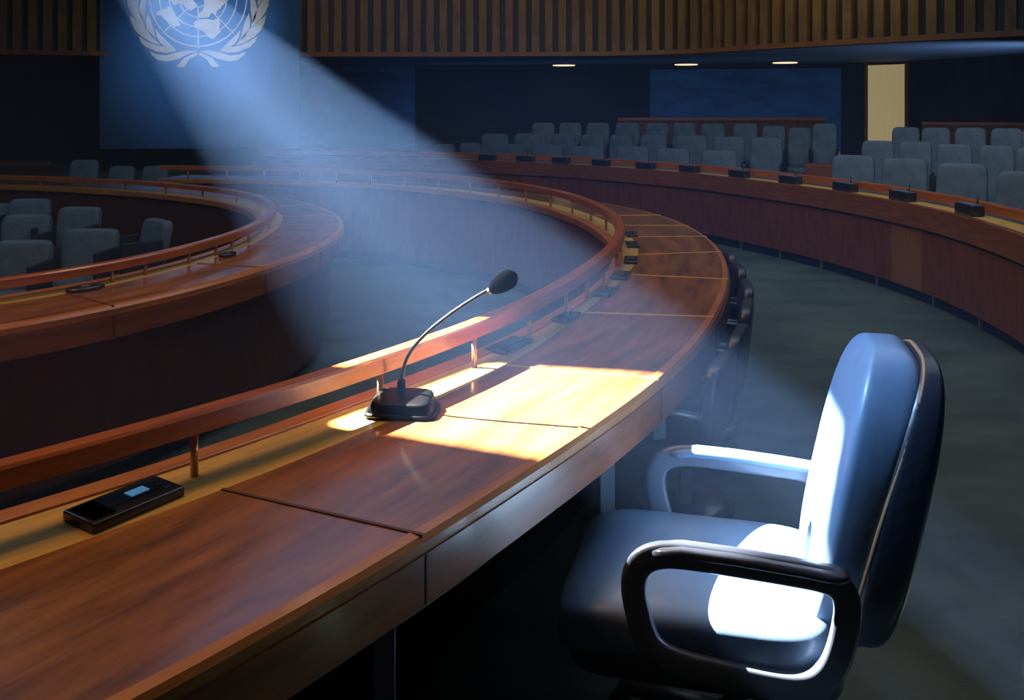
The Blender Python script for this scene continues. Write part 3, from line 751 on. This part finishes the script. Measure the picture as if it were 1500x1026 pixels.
# dark chairs tucked under the far part of the long desk
def make_tuck():
    r_ = empty('tucked_chair')
    cushion('backrest', .03, .165, .14, LEATHERD, r_, .4, .4, lambda p: p + Vector((.20 + .1 * p.z, 0, .56)), 32, 16)
    cushion('seat', .21, .17, .045, LEATHERD, r_, .4, .35, lambda p: p + Vector((.0, 0, .40)), 32, 12)
    for s_ in (-1, 1):
        tube('armrest', [(.19, s_ * .18, .55), (.05, s_ * .185, .555), (-.10, s_ * .18, .545), (-.13, s_ * .175, .50), (-.12, s_ * .17, .42)], .013, STEEL, r_, 10)
    cyl('column', (0, 0, .03), (0, 0, .37), .025, STEEL, r_)
    cyl('base', (0, 0, 0), (0, 0, .035), .2, BLACKPL, r_, 28, .16)
    return r_
tk = make_tuck()
for i, (y, ex) in enumerate([(3.0, .02), (3.4, .03), (3.82, .03), (4.25, .03), (4.7, .02), (5.15, .02)]):
    k_ = min(range(len(L1)), key=lambda j: abs((L1[j] + N1[j] * o1[j]).y - y) + (10 if L1[j].y > 6 else 0))
    n = N1[k_]; p = L1[k_] + n * (o1[k_] + ex - .16); o = tk if i == 0 else copy_tree(tk)
    o.location = (p.x, p.y, 0); o.rotation_euler = (0, 0, math.atan2(n.y, n.x))
    tag(o, 'dark low chair tucked under the outer edge of the long desk, %s from the armchair' % ORD[i], 'chair', 'dark chairs tucked under the long desk')

# ------------------------------------------------------------------ framing spotlight (above the picture) and haze
ax = (bc - LAMP).normalized(); dist = .22
hl = empty('stage_spotlight', LAMP); tag(hl, 'black framing spotlight hung high beside the desks, throwing the slanting beam', 'spotlight')
u_ = ax.cross(Vector((0, 0, 1))).normalized(); v_ = u_.cross(ax).normalized()
hole = []
for p in BEAM_CORNERS:
    d = (p - LAMP); d = d * (dist / d.dot(ax)); hole.append(d)
hc = (px(860, 610, .75) - LAMP); hc = hc * (dist / hc.dot(ax))
def angof(p): q = p - hc; return math.atan2(q.dot(v_), q.dot(u_))
hole.sort(key=angof); NH = len(hole)
outer = [hc + (p - hc).normalized() * .32 for p in hole]
V = hole + outer + [p + ax * .004 for p in hole] + [p + ax * .004 for p in outer]
Fc = []
for i in range(NH):
    j = (i + 1) % NH
    Fc += [(i, j, NH + j, NH + i), (2 * NH + i, 2 * NH + j, 3 * NH + j, 3 * NH + i), (i, j, 2 * NH + j, 2 * NH + i), (NH + i, NH + j, 3 * NH + j, 3 * NH + i)]
link_mesh('gate_plate', V, Fc, HOUS, hl)
V = []; Fc = []
for k_, (dd, hs) in enumerate(((-.10, .12), (dist, .20))):
    for a_, b_ in ((-1, -1), (-1, 1), (1, 1), (1, -1)): V.append(ax * dd + u_ * a_ * hs + v_ * b_ * hs)
for i in range(4): Fc.append((i, (i + 1) % 4, 4 + (i + 1) % 4, 4 + i))
Fc.append((0, 1, 2, 3)); link_mesh('housing', V, Fc, HOUS, hl)
cyl('hanger', (0, 0, .12), (0, 0, 5.25 - LAMP.z), .015, HOUS, hl)

hz = bpy.data.materials.new('haze'); hz.use_nodes = True; nt = hz.node_tree; nt.nodes.clear()
o_ = nt.nodes.new('ShaderNodeOutputMaterial'); vs = nt.nodes.new('ShaderNodeVolumeScatter')
vs.inputs['Color'].default_value = (.25, .47, 1.0, 1); vs.inputs['Density'].default_value = .029; vs.inputs['Anisotropy'].default_value = .0
tc = nt.nodes.new('ShaderNodeTexCoord'); sx = nt.nodes.new('ShaderNodeSeparateXYZ'); mr = nt.nodes.new('ShaderNodeMapRange')
mr.inputs['From Min'].default_value = 1.45; mr.inputs['From Max'].default_value = 1.98
mr.inputs['To Min'].default_value = .033; mr.inputs['To Max'].default_value = .008
nt.links.new(tc.outputs['Object'], sx.inputs[0]); nt.links.new(sx.outputs['Z'], mr.inputs['Value']); nt.links.new(mr.outputs[0], vs.inputs['Density'])
nt.links.new(vs.outputs[0], o_.inputs['Volume'])
h = box('haze', (-.1, 2.5, 1.23), (3.7, 1.9, 2.44), None); h.data.materials.append(hz); tag(h, 'thin blue haze in which the slanting beam of light shows', 'haze', None, 'stuff')
